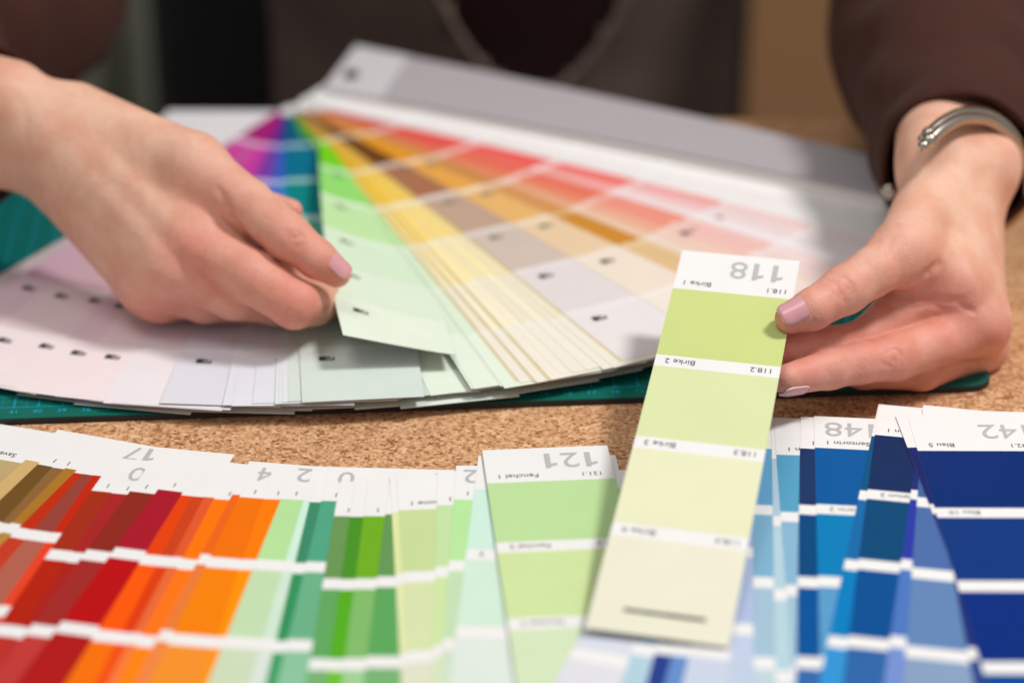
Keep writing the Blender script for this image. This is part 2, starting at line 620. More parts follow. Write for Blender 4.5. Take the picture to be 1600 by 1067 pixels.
# ------------------------------------------------------------------ loose strips, left to right, each lying on the one before
ONE = (('name', '1'),)
LOOSE = [
    # header corner, second point, chips, label, prints
    ((-58, 708), (-170, 812), [(190, 166, 116), (200, 178, 128), (206, 186, 140), (212, 196, 155)], 'pale khaki strip at the left edge with a name on its white end', (('name', 'Savanne 1'),)),
    ((40, 718), (-30, 783), [(208, 176, 114), (212, 184, 126), (216, 192, 140), (220, 200, 155)], 'sand yellow strip beside the khaki strip at the left edge', ()),
    ((59, 725), (0, 781), [(112, 80, 36), (150, 120, 56), (170, 140, 80), (190, 166, 110)], 'dark olive brown strip, first brown one from the left', ONE),
    ((81, 730), (11, 807), [(140, 100, 56), (160, 120, 76), (180, 150, 100), (196, 170, 130)], 'dull mid brown strip right of the dark olive brown strip', ONE),
    ((102, 731), (28, 806), [(172, 118, 40), (180, 140, 60), (196, 160, 90), (210, 180, 120)], 'golden brown strip just left of the first red strip', ()),
    ((116, 738), (38, 815), [(190, 46, 16), (196, 60, 36), (200, 84, 60), (206, 110, 90)], 'red strip touching the golden brown strip on its left', ONE),
    ((129, 740), (62, 817), [(150, 66, 56), (178, 98, 80), (190, 120, 104), (204, 150, 136)], 'dusty brick strip between two bright red strips', ()),
    ((145, 742), (94, 815), [(196, 38, 14), (232, 66, 36), (226, 96, 70), (220, 130, 110)], 'bright red strip left of the dark red group with lower white ends', (('at', '17', 252, 703),)),
    ((143, 766), (96, 834), [(164, 46, 22), (180, 34, 10), (186, 50, 40), (190, 60, 54)], 'rust red strip, leftmost of the group with lower white ends', (('name', '1'),)),
    ((174, 770), (128, 840), [(168, 36, 36), (172, 32, 26), (186, 48, 50), (196, 66, 66)], 'carmine strip between the rust red and the dark maroon strip', (('at', '0', 233, 732), ('name', '1'))),
    ((203, 767), (140, 853), [(142, 40, 30), (162, 42, 40), (192, 58, 56), (200, 80, 78)], 'dark maroon red strip left of the crimson strip', (('name', '1'),)),
    ((247, 764), (185, 849), [(170, 22, 42), (186, 10, 18), (176, 24, 24), (190, 50, 50)], 'crimson strip, last red one before the oranges', (('name', '1'),)),
    ((283, 773), (228, 862), [(228, 66, 8), (252, 88, 6), (244, 112, 6), (246, 140, 40)], 'fiery orange red strip touching the crimson strip', (('name', '1'),)),
    ((300, 775), (254, 864), [(204, 66, 26), (222, 62, 10), (240, 80, 14), (240, 110, 50)], 'burnt orange strip, second orange one after the crimson', (('name', '1'),)),
    ((319, 776), (272, 866), [(224, 90, 44), (232, 106, 56), (244, 122, 62), (244, 146, 96)], 'salmon orange strip in the middle of the orange group', (('name', '1'),)),
    ((334, 779), (287, 868), [(252, 118, 4), (255, 118, 20), (255, 132, 12), (255, 156, 60)], 'vivid orange strip right of the salmon orange strip', (('name', '1'),)),
    ((363, 772), (316, 862), [(234, 102, 24), (232, 124, 56), (240, 134, 70), (244, 156, 100)], 'muted orange strip with a slightly higher white end', ()),
    ((374, 776), (331, 864), [(240, 114, 4), (244, 130, 4), (242, 146, 44), (246, 166, 80)], 'wide deep orange strip, second from the right among the oranges', (('at', '4', 432, 732), ('name', '1'))),
    ((411, 779), (382, 866), [(255, 124, 2), (255, 146, 0), (255, 152, 4), (255, 176, 60)], 'bright orange strip, rightmost orange one beside the pale green', (('name', '1'),)),
    ((439, 779), (405, 864), [(180, 224, 156), (194, 222, 178), (204, 220, 188), (214, 226, 204)], 'pale green strip touching the rightmost orange strip', (('at', '2', 492, 733), ('name', '1'))),
    ((474, 781), (448, 868), [(204, 238, 218), (206, 230, 210), (216, 228, 218), (224, 232, 226)], 'narrow pale mint strip left of the dark teal strip', ()),
    ((484, 784), (463, 870), [(60, 138, 104), (50, 146, 92), (66, 158, 102), (90, 174, 120)], 'dark teal green strip, first dark green one', ()),
    ((502, 782), (481, 868), [(80, 164, 130), (106, 176, 136), (136, 194, 158), (160, 206, 176)], 'soft teal strip between dark teal and grey green', (('at', '0', 556, 738), ('name', '1'))),
    ((522, 806), (508, 889), [(104, 150, 84), (96, 166, 96), (118, 176, 116), (140, 190, 140)], 'grey green strip, leftmost of the four with lower white ends', (('name', '1'),)),
    ((547, 807), (535, 889), [(72, 146, 40), (84, 172, 32), (108, 192, 52), (130, 200, 90)], 'grass green strip left of the lime green strip', ()),
    ((568, 806), (557, 889), [(110, 174, 36), (128, 186, 106), (158, 206, 150), (176, 214, 170)], 'lime green strip in the middle of the green group', (('name', '1'),)),
    ((602, 803), (591, 889), [(100, 150, 86), (92, 166, 92), (118, 178, 114), (140, 190, 136)], 'muted leaf green strip right of the lime green strip', ()),
    ((612, 800), (617, 889), [(220, 230, 166), (222, 230, 176), (224, 226, 200), (228, 230, 212)], 'narrow pale yellow strip beside the muted leaf green strip', ()),
    ((623, 797), (629, 889), [(198, 218, 154), (212, 224, 174), (220, 224, 200), (226, 230, 212)], 'wide dull lime strip right of the pale yellow sliver', (('name', 'Limone 1'),)),
    ((682, 789), (680, 881), [(194, 224, 166), (204, 228, 164), (214, 228, 190), (222, 232, 206)], 'soft pale lime strip with plain white end left of number 2', ONE),
    ((709, 780), (702, 872), [(182, 230, 160), (194, 222, 182), (206, 226, 200), (216, 230, 214)], 'fresh light green strip with a grey 2 on its white end', (('at', '2', 750, 734), ('name', '1'))),
    ((741, 764), (729, 858), [(204, 236, 220), (208, 234, 214), (220, 230, 222), (228, 234, 230)], 'pale mint strip partly under the strip numbered 121', (('band', '2', 1),)),
    ((790, 790), (800, 990), [(206, 218, 232), (212, 220, 234), (218, 224, 234), (224, 228, 236)], 'white end peeking out right of strip 121 behind the held strip', ()),
    ((772, 770), (800, 990), [(190, 226, 180), (196, 228, 190), (204, 224, 206), (214, 226, 216)], 'thin green edge showing under the strip numbered 121', ()),
]
LOOSE_R = [
    ((1010, 800), (866, 1067), [(206, 214, 234), (214, 218, 232), (222, 222, 230), (224, 224, 232)], 'pale lavender strip below the lower end of the held strip', ()),
    ((1062, 790), (972, 1062), [(170, 204, 222), (172, 204, 222), (176, 206, 222), (182, 208, 220)], 'ice blue strip right of the pale lavender one at the bottom', ()),
    ((1086, 788), (1012, 1060), [(20, 40, 110), (26, 50, 130), (40, 62, 140), (46, 116, 182)], 'strong blue strip at the bottom below the held strip', ()),
    ((1112, 790), (1040, 1060), [(60, 100, 180), (80, 120, 190), (100, 140, 200), (128, 162, 216)], 'cornflower blue strip at the bottom below the held strip', ()),
    ((1130, 790), (1068, 1060), [(180, 196, 224), (190, 204, 228), (200, 210, 228), (208, 214, 228)], 'pale grey blue strip at the bottom right of the cornflower one', ()),
    ((1150, 760), (1140, 1060), [(160, 180, 224), (176, 192, 226), (190, 204, 228), (210, 216, 228)], 'periwinkle strip mostly hidden by the lower right of the held strip', ()),
    ((1176, 700), (1177, 900), [(100, 164, 206), (126, 176, 206), (160, 192, 212), (190, 210, 220)], 'light blue strip right beside the held strip', (('num', '150', 0.98), ('name', 's 1'))),
    ((1206, 716), (1209, 900), [(176, 206, 222), (178, 208, 222), (180, 210, 220), (196, 216, 222)], 'pale ice blue sliver between the two light blue strips', ()),
    ((1213, 710), (1221, 819), [(86, 160, 196), (136, 180, 210), (160, 194, 214), (190, 212, 222)], 'sky blue strip left of the dark navy strip', (('name', 'on 1'),)),
    ((1250, 700), (1248, 819), [(26, 54, 100), (0, 72, 126), (0, 82, 152), (50, 104, 172)], 'narrow dark navy strip left of the strip numbered 148', (('num', '149', 0.98), ('name', '1'))),
    ((1273, 699), (1276, 819), [(0, 88, 156), (0, 124, 184), (88, 154, 202), (90, 164, 212)], 'bright blue strip with the number 148 on its white end', (('num', '148', 0.545), ('name', 'Santorin 1'), ('band', 'Santorin 2', 1))),
    ((1362, 681), (1343, 770), [(0, 84, 130), (20, 104, 168), (0, 124, 190), (50, 146, 212)], 'blue sliver under the left edge of the navy strip', ()),
    ((1367, 679), (1356, 764), [(16, 46, 92), (0, 72, 118), (0, 78, 146), (44, 100, 166)], 'wide dark navy strip between strip 148 and strip 142', (('name', 'Neptun 1'), ('band', 'Neptun 2', 1))),
    ((1436, 680), (1416, 820), [(30, 46, 120), (42, 58, 164), (74, 118, 192), (114, 142, 208)], 'narrow violet blue strip right of the wide navy strip', ()),
    ((1440, 690), (1428, 848), [(62, 100, 156), (74, 108, 168), (96, 132, 182), (132, 158, 192)], 'dusty mid blue strip left of the strip numbered 142', ()),
    ((1450, 688), (1520, 1060), [(20, 40, 100), (20, 40, 110), (30, 50, 120), (40, 70, 140)], 'white strip end with grey number showing behind strip 142', (('num', '141', 0.62),)),
    ((1418, 699), (1457, 801), [(22, 38, 104), (30, 48, 118), (20, 44, 120), (30, 70, 140)], 'navy strip just under the left edge of strip 142', ()),
    ((1434, 704), (1461, 795), [(0, 44, 112), (8, 54, 126), (0, 44, 126), (0, 74, 148)], 'deep blue strip with the number 142, last on the right', (('num', '142', 1.0), ('name', 'Blau 5'), ('code', '142.1'), ('band', 'Blau 10', 1))),
]
z = 0.0007
for hb, dp, chips, label, prints in LOOSE:
    loose_strip(hb, dp, z, chips, label, prints)
    z += 0.00014
# the strip numbered 121 lies on top of the green ones
loose_strip((761, 755), (793, 974), z + 0.0008, [(188, 222, 158), (205, 226, 162), (210, 228, 190), (220, 232, 206)],
            'light green strip with the number 121 lying left of the held strip',
            (('num', '121', 0.91), ('name', 'Fenchel 1'), ('code', '121.1'), ('band', 'Fenchel 2', 1), ('bandcode', '121.2', 1), ('band', 'Fenchel 3', 2)))
z = 0.0069
for hb, dp, chips, label, prints in LOOSE_R:
    loose_strip(hb, dp, z, chips, label, prints)
    z += 0.00014

# ------------------------------------------------------------------ the strip held in the hand (118)
C_TL, C_TR, C_BR, C_BL = D(1066, 391, 1.0195), D(1250, 408, 1.0107), D(1139, 1010, 0.8308), D(914, 980, 0.8392)


def held(u, v, w):
    a = u / SW; b_ = v / SL
    p = C_TL * (1 - a) * (1 - b_) + C_TR * a * (1 - b_) + C_BR * a * b_ + C_BL * (1 - a) * b_
    nrm = (C_TR - C_TL).cross(C_TL - C_BL).normalized()
    return p + nrm * (w - 0.0022 * math.sin(math.pi * b_))


hr = empty('colour_strip', C_BL)
tag(hr, 'pale yellow green strip with the number 118 held up between thumb and fingers', 'colour strip', 'loose colour strips spread on the cork')
hchips = [(203, 216, 138), (217, 226, 173), (230, 231, 194), (232, 230, 208)]
rows = loose_rows(hchips[:3] + hchips[3:])
# split the last chip round the punched slot
rows = rows[:-1]
v3 = HDR + 3 * PER
rows += [(v3, 0.2192, hchips[3], 4), (0.2192, 0.2211, hchips[3], 1), (0.2211, SL, hchips[3], 1)]
hm = strip_mesh('card', held, rows, [0, 0.0115, 0.02, 0.03, 0.0405, SW], 0.0004,
                hole=lambda u, v: 0.0115 < u < 0.0405 and 0.2192 < v < 0.2211)
adopt(link('card', hm), hr)
print_text('number_print', '118', 0.0165, M_NUM, held, SW * 0.90, 0.0048, hr, 1e-7)
for i in range(4):
    s = 'Birke %d' % (i + 1); w_ = text_shape(s, 0.0043)[2]
    vb = 0.0207 if i == 0 else HDR + i * PER - BAND + 0.0021
    print_text('name_print', s, 0.0043, M_INK, held, SW * 0.08 + w_, vb, hr)
    print_text('code_print', '118.%d' % (i + 1), 0.0042, M_INK, held, SW * 0.93, vb, hr)

# ------------------------------------------------------------------ white paper under the fan
pp = [Vector((-0.185, 1.2215, 0)), Vector((-0.06, 1.2205, 0)), U(470, 330, MAT_Z + 0.0005), U(150, 300, MAT_Z + 0.0005)]
pm = mesh('paper', [(p.x, p.y, MAT_Z + 0.0001) for p in pp] + [(p.x, p.y, MAT_Z + 0.0005) for p in pp],
          [(3, 2, 1, 0), (4, 5, 6, 7), (0, 1, 5, 4), (1, 2, 6, 5), (2, 3, 7, 6), (3, 0, 4, 7)])
tag(link('paper_sheet', pm, M_PAPER), 'sheet of white paper lying behind the hand that lifts the green strip', 'paper')

# ------------------------------------------------------------------ the big fan deck
PV = U(520, 150, 0.014)
FR, S0, FP, FB = 0.342, 0.0150, 0.0470, 0.0052
ENDB = 0.007
fan = empty('fan_deck', (PV.x, PV.y, MAT_Z))
tag(fan, 'large fanned out paint colour deck with grey cover lying on the green mat', 'fan deck')


def fan_rows(chips, band=True):
    rows = [(-ENDB, 0.0, WHITE, 4), (0.0, S0, WHITE, 2)]
    v = S0
    for i, c in enumerate(chips):
        last = i == len(chips) - 1
        e = FR if last else v + FP - FB
        rows.append((v, e, c, 3))
        if not last:
            rows.append((e, e + FB, lighter(chips[i + 1], 0.62 if i < 3 else (0.35 if i < 4 else 0.16)), 1))
        v += FP
    return rows


def ramp(c0, c1, n=7, p=1.0):
    return [tuple(c0[k] + (c1[k] - c0[k]) * (i / (n - 1)) ** p for k in range(3)) for i in range(n)]


def fan_surface(phi, z0, z1, sag=0.0, tw=0.0, slip=0.0):
    d = Vector((math.cos(phi), math.sin(phi), 0))
    l = Vector((math.sin(phi), -math.cos(phi), 0))

    def surf(u, v, w):
        t = max(0.0, v / FR)
        if v < 0.014:
            u = SW / 2 + (u - SW / 2) * math.sqrt(max(0.10, 1 - 0.90 * ((0.014 - v) / (0.014 + ENDB)) ** 2))
        zz = z0 + (z1 - z0) * t + sag * math.sin(math.pi * t) + tw * (SW / 2 - u) * t
        return Vector((PV.x, PV.y, 0)) + d * (v + slip * t) + l * (SW / 2 - u) + Vector((0, 0, zz + w))
    return surf


def phi_from_left(px, py, z):
    q = U(px, py, z)
    v = Vector((q.x - PV.x, q.y - PV.y))
    return math.atan2(v.y, v.x) + math.asin(min(0.99, (SW / 2) / v.length))


def fan_strip(phi, z0, z1, chips, marks=(), sag=0.0, tw=0.0, surf=None, slip=0.0):
    s = surf or fan_surface(phi, z0, z1, sag, tw, slip)
    me = strip_mesh('strip', s, fan_rows(chips), [SW * k / (12 if surf else 4) for k in range(13 if surf else 5)], 0.00028)
    o = link('strip', me); adopt(o, fan)
    for k in marks:                     # small dark print beside each chip name
        vb = S0 + k * FP + (0.004 if k < 6 else 0.0045)
        u0 = SW * 0.16
        q = []
        for x0_, x1_, y0_, y1_ in ((0, .0030, 0, .0040), (.0030, .0066, .0029, .0040), (.0031, .0050, .0004, .0019), (.0058, .0066, .0010, .0028)):
            q += [s(u0 + x0_, vb + y0_, 0.00015), s(u0 + x0_, vb + y1_, 0.00015), s(u0 + x1_, vb + y1_, 0.00015), s(u0 + x1_, vb + y0_, 0.00015)]
        mk = link('mark_print', mesh('mark_print', q, [(0, 1, 2, 3), (4, 5, 6, 7), (8, 9, 10, 11), (12, 13, 14, 15)]), M_MARK if k > 4 else M_MARK2)
        adopt(mk, fan)
    return o


# closed lower layers: pale tips showing one under another along the front
low = []
NL = 34
tips = [(-150, 520), (-60, 575), (45, 600), (160, 622), (250, 634), (345, 636), (420, 636), (540, 634), (660, 620), (800, 602), (930, 586), (1030, 564)]
for i in range(NL):
    f = i / (NL - 1) * (len(tips) - 1)
    k = min(int(f), len(tips) - 2); t = f - k
    x = tips[k][0] * (1 - t) + tips[k + 1][0] * t
    y = tips[k][1] * (1 - t) + tips[k + 1][1] * t
    x += random.uniform(-22, 22)
    zz = MAT_Z + 0.0005 + i * 0.00009
    base = [(232, 214, 218), (230, 226, 230), (226, 232, 232), (226, 236, 226), (240, 234, 218)][min(4, int(i / NL * 5))]
    col = ramp(tuple(max(0, c - 60) for c in base), base)
    fan_strip(phi_from_left(x, y, zz), MAT_Z + 0.0006 + i * 0.00008, zz, col, slip=random.uniform(-0.010, 0.001))

PINK = ramp((150, 30, 110), (240, 226, 228), 7, 0.62)
PINK2 = [(170, 30, 120), (206, 66, 158), (204, 110, 170), (198, 140, 172), (220, 184, 196), (234, 214, 218), (240, 226, 228)]
PURP = [(150, 30, 120), (190, 60, 160), (170, 80, 180), (176, 120, 190), (206, 180, 210), (226, 214, 222), (236, 230, 234)]
VIOL = [(110, 40, 140), (120, 60, 165), (150, 100, 195), (170, 140, 205), (196, 186, 218), (214, 212, 224), (222, 222, 230)]
BLUE = [(50, 60, 150), (60, 90, 190), (80, 115, 200), (130, 160, 215), (180, 196, 224), (210, 216, 228), (224, 226, 234)]
TEAB = [(14, 84, 150), (10, 116, 180), (16, 150, 196), (90, 180, 200), (160, 206, 214), (204, 222, 226), (224, 230, 232)]
GTEA = [(8, 92, 124), (8, 112, 140), (14, 132, 132), (90, 170, 150), (160, 204, 190), (196, 216, 206), (212, 224, 216)]
GREE = [(92, 192, 10), (116, 208, 30), (146, 220, 114), (192, 230, 170), (212, 234, 206), (220, 236, 214), (228, 240, 222)]
YELL = [(214, 160, 50), (240, 184, 40), (252, 208, 70), (252, 222, 130), (250, 234, 180), (244, 236, 208), (240, 234, 218)]
YEL2 = [(206, 150, 60), (226, 180, 80), (240, 206, 110), (244, 220, 150), (240, 228, 186), (236, 228, 206), (238, 232, 218)]
BROW = [(90, 60, 40), (110, 66, 30), (168, 114, 84), (192, 162, 142), (206, 190, 178), (224, 216, 216), (232, 226, 226)]
TAN = [(220, 140, 50), (230, 154, 36), (230, 166, 80), (230, 180, 110), (230, 202, 166), (236, 222, 206), (238, 230, 218)]
OCHR = [(216, 140, 70), (214, 150, 60), (206, 140, 70), (214, 150, 90), (206, 140, 50), (224, 190, 140), (232, 214, 186)]
PEAC = [(222, 140, 80), (224, 130, 90), (222, 140, 104), (230, 170, 136), (232, 196, 170), (234, 212, 196), (236, 224, 214)]
REDD = [(222, 100, 72), (228, 94, 72), (232, 110, 88), (232, 120, 96), (236, 150, 132), (238, 192, 184), (238, 216, 212)]
RED2 = [(222, 80, 70), (236, 74, 70), (238, 92, 86), (240, 130, 124), (240, 190, 190), (236, 214, 214), (236, 226, 228)]
WHIT = [(240, 236, 235)] * 7
SALM = [(222, 120, 78), (226, 122, 80), (230, 130, 92), (230, 142, 108), (234, 172, 146), (236, 202, 186), (238, 220, 210)]
PKPL = [(224, 92, 78), (234, 92, 84), (236, 108, 100), (240, 176, 172), (238, 218, 220), (238, 226, 228), (238, 230, 232)]
PEA2 = [(226, 150, 100), (230, 150, 116), (234, 176, 146), (236, 200, 178), (236, 214, 198), (236, 222, 212), (238, 230, 222)]
RED3 = [(226, 74, 70), (240, 70, 66), (242, 84, 78), (240, 104, 98), (238, 160, 156), (238, 206, 204), (238, 224, 224)]

zb = MAT_Z + 0.0034
upper = [
    # photo point on the left edge near the tip, chips, marks, tip height
    ((-120, 530), PINK, (4, 5, 6)), ((-62, 552), PINK2, (4, 5, 6)), ((-4, 572), PINK2, (4, 5, 6)), ((46, 588), PINK, (4, 5, 6)), ((98, 603), PINK2, (3, 4, 5, 6)),
    ((168, 618), PURP, (6,)), ((180, 619), PURP, ()),
    ((257, 611), VIOL, (6,), 4), ((352, 613), BLUE, (), 3), ((366, 613), BLUE, ()), ((396, 614), BLUE, (6,), 1),
    ((430, 613), TEAB, (), 2), ((436, 613), TEAB, ()), ((442, 613), TEAB, ()), ((450, 613), GTEA, ()), ((471, 609), GTEA, (6,), 3),
]
i = 0
for (p, chips, marks, *gap) in upper:
    if gap: zb += 0.00016 * gap[0]       # slack between the leaves here
    zz = zb + i * 0.00018
    fan_strip(phi_from_left(p[0], p[1], zz), MAT_Z + 0.0038 + i * 0.00022, zz, chips, marks, slip=random.uniform(-0.001, 0.002))
    i += 1
# strip curled at its corner, then the lifted green one
for p, chips in (((560, 617), GTEA), ((668, 608), GREE)):
    zz = zb - 0.0030 + i * 0.00018
    fan_strip(phi_from_left(p[0], p[1], zz), MAT_Z + 0.0038 + i * 0.00022, zz, chips, slip=-0.004)
    i += 1

zi = MAT_Z + 0.0038 + i * 0.00022
LE = [(501, 168, 0.0105), (499, 215, 0.0140), (499, 262, 0.0185), (502, 318, 0.0225), (508, 384, 0.0260), (518, 448, 0.0280), (536, 523, 0.0275)]
lpts = catmull([U(x, y, z_) for x, y, z_ in LE], 8)
phg = phi_from_left(528, 606, 0.010)
flat = fan_surface(phg, zi, zb + i * 0.00018)
rtip = U(712, 554, 0.0165)


def green_surf(u, v, w):
    t = (v + ENDB) / (FR + ENDB)
    f = t * (len(lpts) - 1)
    k = min(int(f), len(lpts) - 2)
    pl = lpts[k].lerp(lpts[k + 1], f - k)
    pr = flat(SW, v, 0)
    pr = pr + (rtip - flat(SW, FR, 0)) * max(0.0, (t - 0.55) / 0.45) ** 2
    a = u / SW
    p = pl.lerp(pr, a)
    e = 2.6 - 1.5 * t
    p.z = pr.z + (pl.z - pr.z) * max(0.0, 1 - a) ** e
    return p + Vector((0, 0, w))


fan_strip(0, 0, 0, GREE, (1, 2, 3, 4, 5, 6), surf=green_surf)
i += 1
OCH2 = [(190, 140, 60), (206, 156, 50), (216, 176, 80), (214, 184, 110), (214, 190, 130), (216, 200, 150), (222, 208, 168)]  # ochre leaves, their slivers also standing in for shaded leaf edges
upper2 = [
    ((732, 594), GREE, (), 0.002), ((736, 593), GREE, (), 0.002), ((771, 582), GREE, (5,), 0.002), ((774, 581), GREE, (), 0.002), ((800, 583), OCH2, (), 0), ((806, 582), YEL2, (), 0), ((822, 578), OCH2, (), 0), ((827, 577), YELL, (), 0), ((842, 573), OCH2, (), 0),
    ((847, 571), YELL, (), 0), ((866, 568), YELL, (), 0), ((883, 565), YEL2, (), 0), ((908, 563), YELL, (), 0), ((930, 560), YEL2, (), 0), ((946, 557), YEL2, (), 0), ((961, 553), OCH2, (), 0), ((967, 552), BROW, (2, 3, 4, 5, 6), 0),
    ((1032, 480), TAN, (2, 3, 4, 5), 0.001), ((1030, 412), OCHR, (), 0.002), ((1036, 400), OCHR, (), 0.002), ((1040, 388), PEAC, (), 0.002), ((1040, 372), SALM, (5,), 0.002),
    ((1040, 356), REDD, (4, 5), 0.002), ((1040, 342), REDD, (4, 5), 0.002), ((1040, 330), PKPL, (5,), 0.002), ((1040, 316), RED2, (), 0.002), ((1040, 304), RED3, (), 0.002),
    ((1040, 295), WHIT, (), 0.002), ((1040, 289), WHIT, (), 0.002), ((1040, 283), WHIT, (), 0.002), ((1040, 277), WHIT, (), 0.002),
]
for (p, chips, marks, sg) in upper2:
    sg = 0.002
    zz = zb + i * 0.00013
    fan_strip(phi_from_left(p[0], p[1], zz + 0.002), MAT_Z + 0.0040 + i * 0.00022, zz, chips, marks, sag=sg, slip=random.uniform(-0.0025, 0.0025))
    i += 1
# grey plastic cover on top, with a paler end, clear rim and a rivet
ztop = MAT_Z + 0.0040 + i * 0.00022
c0, c1 = U(505, 142, ztop + 0.002), U(1400, 312, 0.0215)
c3, c2 = U(556, 76, ztop + 0.006), U(1372, 250, 0.0235)


def cover(a, b_, w):
    p = c0 * (1 - a) * (1 - b_) + c1 * a * (1 - b_) + c2 * a * b_ + c3 * (1 - a) * b_
    return p + Vector((0, 0, w + 0.0012 * math.sin(math.pi * a)))


def slab(name, a0, a1, b0, b1, w0, w1, mat, na=16, nb=4):
    vv, ff = [], []
    for w in (w1, w0):
        for ia in range(na + 1):
            for ib in range(nb + 1):
                vv.append(cover(a0 + (a1 - a0) * ia / na, b0 + (b1 - b0) * ib / nb, w))
    o_ = (na + 1) * (nb + 1)
    for ia in range(na):
        for ib in range(nb):
            k = ia * (nb + 1) + ib
            ff.append((k, k + nb + 1, k + nb + 2, k + 1)); ff.append((o_ + k, o_ + k + 1, o_ + k + nb + 2, o_ + k + nb + 1))
    for ia in range(na):
        k = ia * (nb + 1)
        ff.append((k, o_ + k, o_ + k + nb + 1, k + nb + 1))
        k += nb
        ff.append((k, k + nb + 1, o_ + k + nb + 1, o_ + k))
    for ib in range(nb):
        ff.append((ib, ib + 1, o_ + ib + 1, o_ + ib))
        k = na * (nb + 1) + ib
        ff.append((k, o_ + k, o_ + k + 1, k + 1))
    return adopt(link(name, mesh(name, vv, ff), mat), fan)


slab('cover', 0.115, 1.0, 0.0, 1.0, 0.0, 0.0016, M_COVER)
slab('cover_end', 0.0, 0.1135, 0.0, 1.0, 0.0, 0.0018, M_COVER2)
slab('closed_strips', 0.0, 0.985, 0.0, 0.97, -0.0060, -0.0004, M_CLEAR)
rv = bmesh.new()
bmesh.ops.create_cone(rv, cap_ends=True, segments=24, radius1=0.0042, radius2=0.0034, depth=0.003, matrix=Matrix.Translation(cover(0.035, 0.33, 0.0030)))
rm = bpy.data.meshes.new('rivet'); rv.to_mesh(rm); rv.free()
adopt(link('rivet', rm, M_RIVET), fan)

# ------------------------------------------------------------------ the person: hands, forearms, torso as one skin
class Field:
    """a smooth solid grown from tapered bones on a grid, skinned with surface nets"""
    def __init__(self, lo, hi, h):
        self.lo = np.array(lo, dtype=np.float64); self.h = h
        self.n = np.ceil((np.array(hi) - self.lo) / h).astype(int) + 1
        self.ax = [(self.lo[k] + h * np.arange(self.n[k])).astype(np.float32) for k in range(3)]

    def blank(self):
        return np.full(self.n, 0.05, dtype=np.float32)

    def _box(self, a, b, m):
        lo = np.minimum(a, b) - m; hi = np.maximum(a, b) + m
        i0 = np.clip(np.floor((lo - self.lo) / self.h).astype(int), 0, self.n)
        i1 = np.clip(np.ceil((hi - self.lo) / self.h).astype(int) + 1, 0, self.n)
        return i0, i1

    def dist(self, a, b, ra, rb, m):
        i0, i1 = self._box(a, b, m)
        if np.any(i1 <= i0): return None, None
        X = self.ax[0][i0[0]:i1[0]][:, None, None]; Y = self.ax[1][i0[1]:i1[1]][None, :, None]; Z = self.ax[2][i0[2]:i1[2]][None, None, :]
        ab = (b - a).astype(np.float32); L2 = float(ab @ ab) + 1e-12
        t = ((X - a[0]) * ab[0] + (Y - a[1]) * ab[1] + (Z - a[2]) * ab[2]) / L2
        t = np.clip(t, 0, 1)
        d = np.sqrt((X - a[0] - t * ab[0]) ** 2 + (Y - a[1] - t * ab[1]) ** 2 + (Z - a[2] - t * ab[2]) ** 2)
        return (slice(i0[0], i1[0]), slice(i0[1], i1[1]), slice(i0[2], i1[2])), d - (ra + (rb - ra) * t)

    def cone(self, f, a, b, ra, rb, k):
        a = np.array(a); b = np.array(b)
        sl, d = self.dist(a, b, ra, rb, max(ra, rb) + 2 * k + 0.004)
        if sl is None: return
        g = f[sl]
        hh = np.clip(0.5 + 0.5 * (g - d) / k, 0, 1)
        f[sl] = g * (1 - hh) + d * hh - k * hh * (1 - hh)

    def groove(self, f, a, b, w, depth):
        a = np.array(a); b = np.array(b)
        sl, d = self.dist(a, b, 0, 0, 3 * w)
        if sl is None: return
        f[sl] += depth * np.exp(-(d / w) ** 2)

    def skin(self, f):
        n = self.n
        neg = f < 0
        cnt = np.zeros(n - 1, dtype=np.int8)
        for dx in (0, 1):
            for dy in (0, 1):
                for dz in (0, 1):
                    cnt += neg[dx:n[0] - 1 + dx, dy:n[1] - 1 + dy, dz:n[2] - 1 + dz]
        act = (cnt > 0) & (cnt < 8)
        ijk = np.argwhere(act)
        idx = np.full(n - 1, -1, dtype=np.int64)
        idx[act] = np.arange(len(ijk))
        acc = np.zeros((len(ijk), 3)); wt = np.zeros(len(ijk))
        corners = [(0, 0, 0), (1, 0, 0), (0, 1, 0), (1, 1, 0), (0, 0, 1), (1, 0, 1), (0, 1, 1), (1, 1, 1)]
        vals = [f[ijk[:, 0] + c[0], ijk[:, 1] + c[1], ijk[:, 2] + c[2]] for c in corners]
        for p in range(8):
            for q in range(p + 1, 8):
                df = np.array(corners[q]) - np.array(corners[p])
                if np.abs(df).sum() != 1: continue
                va, vb = vals[p], vals[q]
                m = (va < 0) != (vb < 0)
                t = va[m] / (va[m] - vb[m])
                acc[m] += np.array(corners[p])[None, :] + t[:, None] * df[None, :]
                wt[m] += 1
        pos = self.lo + (ijk + acc / wt[:, None]) * self.h
        quads = []
        for ax in range(3):
            o1, o2 = [(1, 2), (2, 0), (0, 1)][ax]
            s0 = [slice(1, n[k] - 1) for k in range(3)]; s1 = list(s0)
            s0[ax] = slice(0, n[ax] - 1); s1[ax] = slice(1, n[ax])
            a_, b_ = neg[tuple(s0)], neg[tuple(s1)]
            e = np.argwhere(a_ != b_)
            if len(e) == 0: continue
            inside = a_[e[:, 0], e[:, 1], e[:, 2]]
            e = e + np.array([0 if k == ax else 1 for k in range(3)])
            u1 = np.zeros(3, int); u1[o1] = 1
            u2 = np.zeros(3, int); u2[o2] = 1

            def I(v): return idx[v[:, 0], v[:, 1], v[:, 2]]
            q = np.stack([I(e), I(e - u1), I(e - u1 - u2), I(e - u2)], 1)
            q[~inside] = q[~inside][:, ::-1]
            quads.append(q)
        return pos, np.concatenate(quads)


def J(px, py, d, r):
    return (np.array(D(px, py, d)), r * 0.001)


